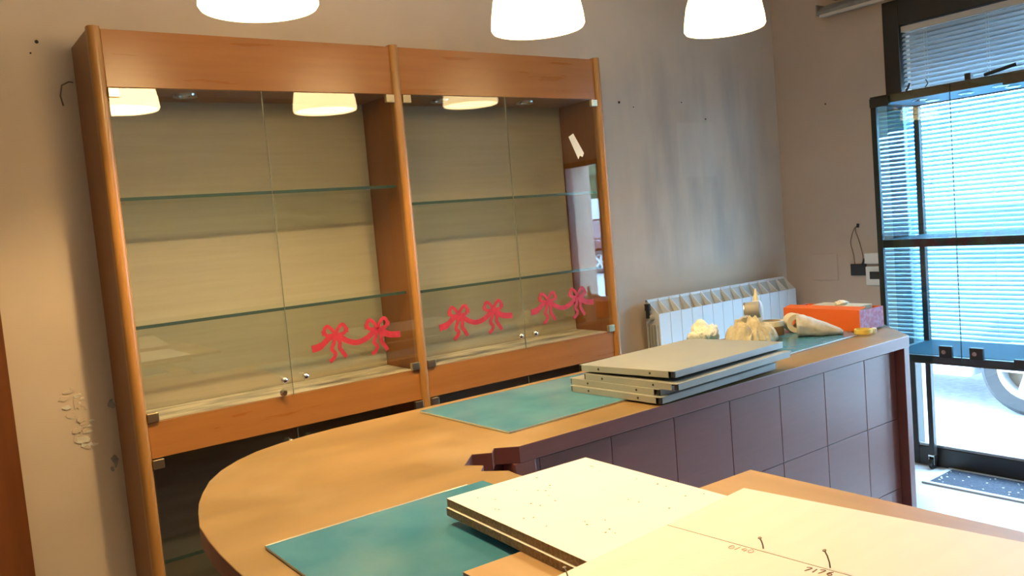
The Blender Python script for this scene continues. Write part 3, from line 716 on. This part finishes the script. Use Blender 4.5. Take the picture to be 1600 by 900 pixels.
# ------------------------------------------------------------------ rolling glass showcase in front of the door
vc = thing('glass_showcase', (3.60, -1.26, 0), 'black framed glass showcase on castors in front of the glazed door', 'showcase')
vx0, vx1, vy0, vy1, vz0, vz1 = 3.375, 3.805, -1.645, -.868, .658, 1.965
pw = .028
for x, y in ((vx0, vy0), (vx0, vy1-pw), (vx1-pw, vy0), (vx1-pw, vy1-pw)):
    lx = .022 if x == vx0 else .03
    bx('corner_post', (x, x+lx, y, y+pw, .075, vz1), m_bronze, vc, .002)
    # castor
    bm = NB(); lathe(bm, [(0, -.010), (.028, -.010), (.030, -.006), (.030, .006), (.028, .010), (0, .010)], 24, Matrix.Translation((x+.005, y+.014, .0305)) @ Matrix.Rotation(PI/2, 4, 'X'))
    ca = mk('castor', bm, m_black, vc, smooth='auto')
    bm = NB(); box(bm, x-.008, x+.02, y-.001, y+.002, .025, .075); box(bm, x-.008, x+.02, y+.026, y+.029, .025, .075); box(bm, x-.010, x+.024, y-.002, y+.03, .068, .078)
    mk('castor_fork', bm, m_steel, ca, .001)
for z0, z1 in ((vz0, vz0+.040), (vz1-.040, vz1)):
    bx('front_beam', (vx0, vx0+.022, vy0+pw, vy1-pw, z0, z1), m_bronze, vc, .002)
    bx('back_beam', (vx1-.03, vx1, vy0+pw, vy1-pw, z0, z1), m_bronze, vc, .002)
    for y in (vy0, vy1-pw): bx('side_beam', (vx0+.022, vx1-.03, y, y+pw, z0, z1), m_bronze, vc, .002)
bx('base_panel', (vx0+.022, vx1-.004, vy0+pw, vy1-pw, vz0+.028, vz0+.042), m_casein, vc, .001)
bx('top_panel', (vx0+.022, vx1-.004, vy0+pw, vy1-pw, vz1-.036, vz1-.022), m_caselid, vc, .001)
for k, (x, y) in enumerate(((3.50, -1.05), (3.62, -1.05), (3.50, -1.42), (3.62, -1.42), (3.56, -1.24))):
    bm = NB(); lathe(bm, [(0, -.004), (.026, -.006), (.034, -.003), (.034, .002), (0, .002)], 24, Matrix.Translation((x, y, vz1-.037))); mk('downlight', bm, m_chrome, vc, smooth='auto')
bx('middle_shelf', (vx0+.022, vx1-.035, vy0+pw, vy1-pw, 1.245, 1.262), m_casein, vc, .001)
bx('shelf_front', (vx0+.004, vx0+.022, vy0+pw, vy1-pw, 1.222, 1.262), m_bronze, vc, .001)
for y in (vy1-.012, vy0+.008): bx('side_pane', (vx0+.022, vx1-.03, y, y+.004, vz0+.04, vz1-.04), m_caseglass, vc, 0)
for y0, y1, hy in ((vy1-.006, -1.2575, -1.187), (-1.2605, vy0+.006, -1.327)):
    d = bx('glass_door', (vx0-.008, vx0-.003, min(y0, y1), max(y0, y1), vz0+.012, vz1-.006), m_caseglass, vc, 0)
    if hy > -1.25: bx('door_edge', (vx0-.0085, vx0-.0025, -1.2575-.0005, -1.2575+.0018, vz0+.012, vz1-.006), m_glassedge, d, 0)
    h = bx('handle', (vx0-.018, vx0+.002, hy-.030, hy+.030, .695, .752), m_black, d, .003)
    hc = .05 if hy > -1.25 else -.05
    for zz in (vz1-.052, vz0+.012):
        bx('hinge_block', (vx0-.014, vx0+.004, (vy1-.10) if hy > -1.25 else vy0+.004, (vy1-.004) if hy > -1.25 else vy0+.16, zz, zz+.042), m_black, d, .002)
    bm = NB(); lathe(bm, [(0, .004), (.010, .003), (.011, 0), (0, 0)], 16, Matrix.Translation((vx0-.018, hy+.006, .724)) @ Matrix.Rotation(-PI/2, 4, 'Y')); mk('lock', bm, m_steel, d, smooth='auto')
# bits lying on top of the showcase
def bit(name, pts, r, label, mat=m_black, cat='oddment'):
    bm = NB(); tube(bm, pts, r, 8); tag(mk(name, bm, mat, None, smooth='auto'), label, cat)
zt = vz1
bit('cable_tie', [(3.40, -1.04, zt+.003), (3.40, -1.05, zt+.018), (3.405, -1.055, zt+.036)], .005, 'stubby black clip on the showcase top near its left corner')
bit('wire_offcut', [(3.40, -1.13, zt+.003), (3.40, -1.145, zt+.02), (3.40, -1.135, zt+.040)], .0025, 'thin bent wire offcut sticking up from the showcase top')
bit('marker_pen', [(3.40, -1.395, zt+.010), (3.41, -1.46, zt+.022), (3.42, -1.52, zt+.034)], .008, 'dark marker pen propped on the showcase top')
tag(bx('small_block', (3.38, 3.41, -1.345, -1.318, zt, zt+.03), m_black, None, .003), 'small black block beside the marker pen on the showcase', 'block')

# ------------------------------------------------------------------ venetian blind
bl = thing('venetian_blind', (XR+.02, -1.2, 2.33), 'pale venetian blind hanging in the glazed door behind the showcase', 'blind')
by0, by1 = -1.635, D0-.094
bx('head_rail', (XR-.002, XR+.028, by0, by1, 2.326, 2.356), m_rail, bl, .002)
bm = NB(); N_ = 5
arc = [(-.0125+.025*k/N_, .0025*math.sin(PI*k/N_)) for k in range(N_+1)]
ol = arc+[(a, b-.0006) for a, b in arc[::-1]]
ang = math.radians(42); ca, sa = math.cos(ang), math.sin(ang)
ol = [(a*ca-b*sa, a*sa+b*ca) for a, b in ol]
prism(bm, ol, by0, by1, 'y')
pitch = .0232; n = int((2.315-.66)/pitch)
s0 = mk('slat', bm, m_slat, bl, world=False)
b0 = Vector((XR+.014, 0, 2.312))-wloc(bl); s0.location = b0
for k in range(1, n): share(s0, bl, b0-Vector((0, 0, pitch*k)))
bx('bottom_rail', (XR+.002, XR+.026, by0, by1, 2.312-pitch*n-.012, 2.312-pitch*n+.002), m_rail, bl, .002)
for y in (-.915, -1.22, -1.50):
    for x in (XR-.0005, XR+.0275): bx('ladder_cord', (x, x+.001, y, y+.0015, 2.312-pitch*n, 2.33), m_white, bl, 0)

# ------------------------------------------------------------------ wall fittings on the right wall
tag(bx('cover_plate', (XR-.006, XR-.0005, -.352, -.182, 1.010, 1.165), m_wall_r, None, .002), 'flat beige square cover plate on the right wall', 'plate')
t = thing('socket_box', (XR, -.485, 1.07), 'open black wall socket box with loose wires', 'socket')
bx('back_box', (XR-.012, XR-.0005, -.531, -.437, 1.038, 1.104), m_black, t, .002)
for pts in ([(XR-.006, -.462, 1.10), (XR-.014, -.462, 1.16), (XR-.016, -.450, 1.23), (XR-.012, -.470, 1.30), (XR-.003, -.492, 1.323)], [(XR-.006, -.505, 1.10), (XR-.016, -.520, 1.15), (XR-.016, -.500, 1.24), (XR-.010, -.478, 1.30), (XR-.003, -.492, 1.323)]):
    bm = NB(); tube(bm, sm(pts, 4), .0022, 6); mk('wire', bm, m_nail, t, smooth=True)
bm = NB(); tube(bm, [(XR-.008, -.502, 1.09), (XR-.014, -.520, 1.115), (XR-.014, -.528, 1.135)], .005, 8); mk('connector', bm, m_black, t)
bm = NB(); tube(bm, [(XR-.002, -.490, 1.312), (XR-.004, -.494, 1.332)], .008, 8); mk('grommet', bm, m_black, t)
tag(bx('junction_box', (XR-.030, XR-.0005, -.622, -.535, 1.105, 1.165), m_white, None, .004), 'white junction box above the thermostat beside the showcase', 'box')
t = thing('thermostat', (XR, -.585, 1.03), 'white wall thermostat with a dark display beside the showcase', 'thermostat')
bx('body', (XR-.025, XR-.0005, -.635, -.536, .985, 1.090), m_white, t, .004); bx('display', (XR-.030, XR-.024, -.632, -.562, 1.020, 1.062), m_black, t, .002)
# shutter rail above the door
t = thing('curtain_rail', (XR, -.9, 2.55), 'grey metal rail mounted above the glazed door', 'rail')
bm = NB(); prism(bm, [(XR-.075, 2.515), (XR-.075, 2.535), (XR-.05, 2.560), (XR-.001, 2.575), (XR-.001, 2.515)], -1.7, -.36, 'y'); mk('rail_body', bm, m_grey, t, .002)
bx('lower_lip', (XR-.085, XR-.055, -1.7, -.375, 2.500, 2.514), m_rail, t, .002)
bx('end_cap', (XR-.080, XR-.001, -.36, -.352, 2.512, 2.575), m_grey, t, .002)
bx('box_cover', (XR-.07, XR-.001, -1.7, -.43, 2.585, 2.70), m_bronze, t, .003)
bx('bracket', (XR-.07, XR-.001, -.9, -.87, 2.57, 2.59), m_bronze, t, .002)

# ------------------------------------------------------------------ door mat
t = thing('door_mat', (3.67, -1.4, 0), 'dark speckled door mat in a pale frame on the floor by the glazed door', 'mat')
mx0, mx1, my0, my1 = 3.555, 3.800, -1.60, -.975
bx('mat_pile', (mx0, mx1, my0, my1, .0005, .008), m_mat, t, .002)
for c in ((mx0-.025, mx0, my0-.025, my1+.025), (mx1, mx1+.02, my0-.025, my1+.025), (mx0, mx1, my1, my1+.025), (mx0, mx1, my0-.025, my0)):
    bx('mat_frame', (*c, .0005, .010), m_matframe, t, .002)
bm = NB()
for k in range(34):
    x = random.uniform(mx0+.01, mx1-.01); y = random.uniform(my0+.02, my1-.01); s = random.uniform(.001, .004)
    box(bm, -s*random.uniform(1, 4), s, -s, s, 0, .002, Matrix.Translation((x, y, .008)) @ Matrix.Rotation(random.uniform(0, 3), 4, 'Z'))
o = mk('plaster_crumbs', bm, m_plaster, t); o['kind'] = 'stuff'
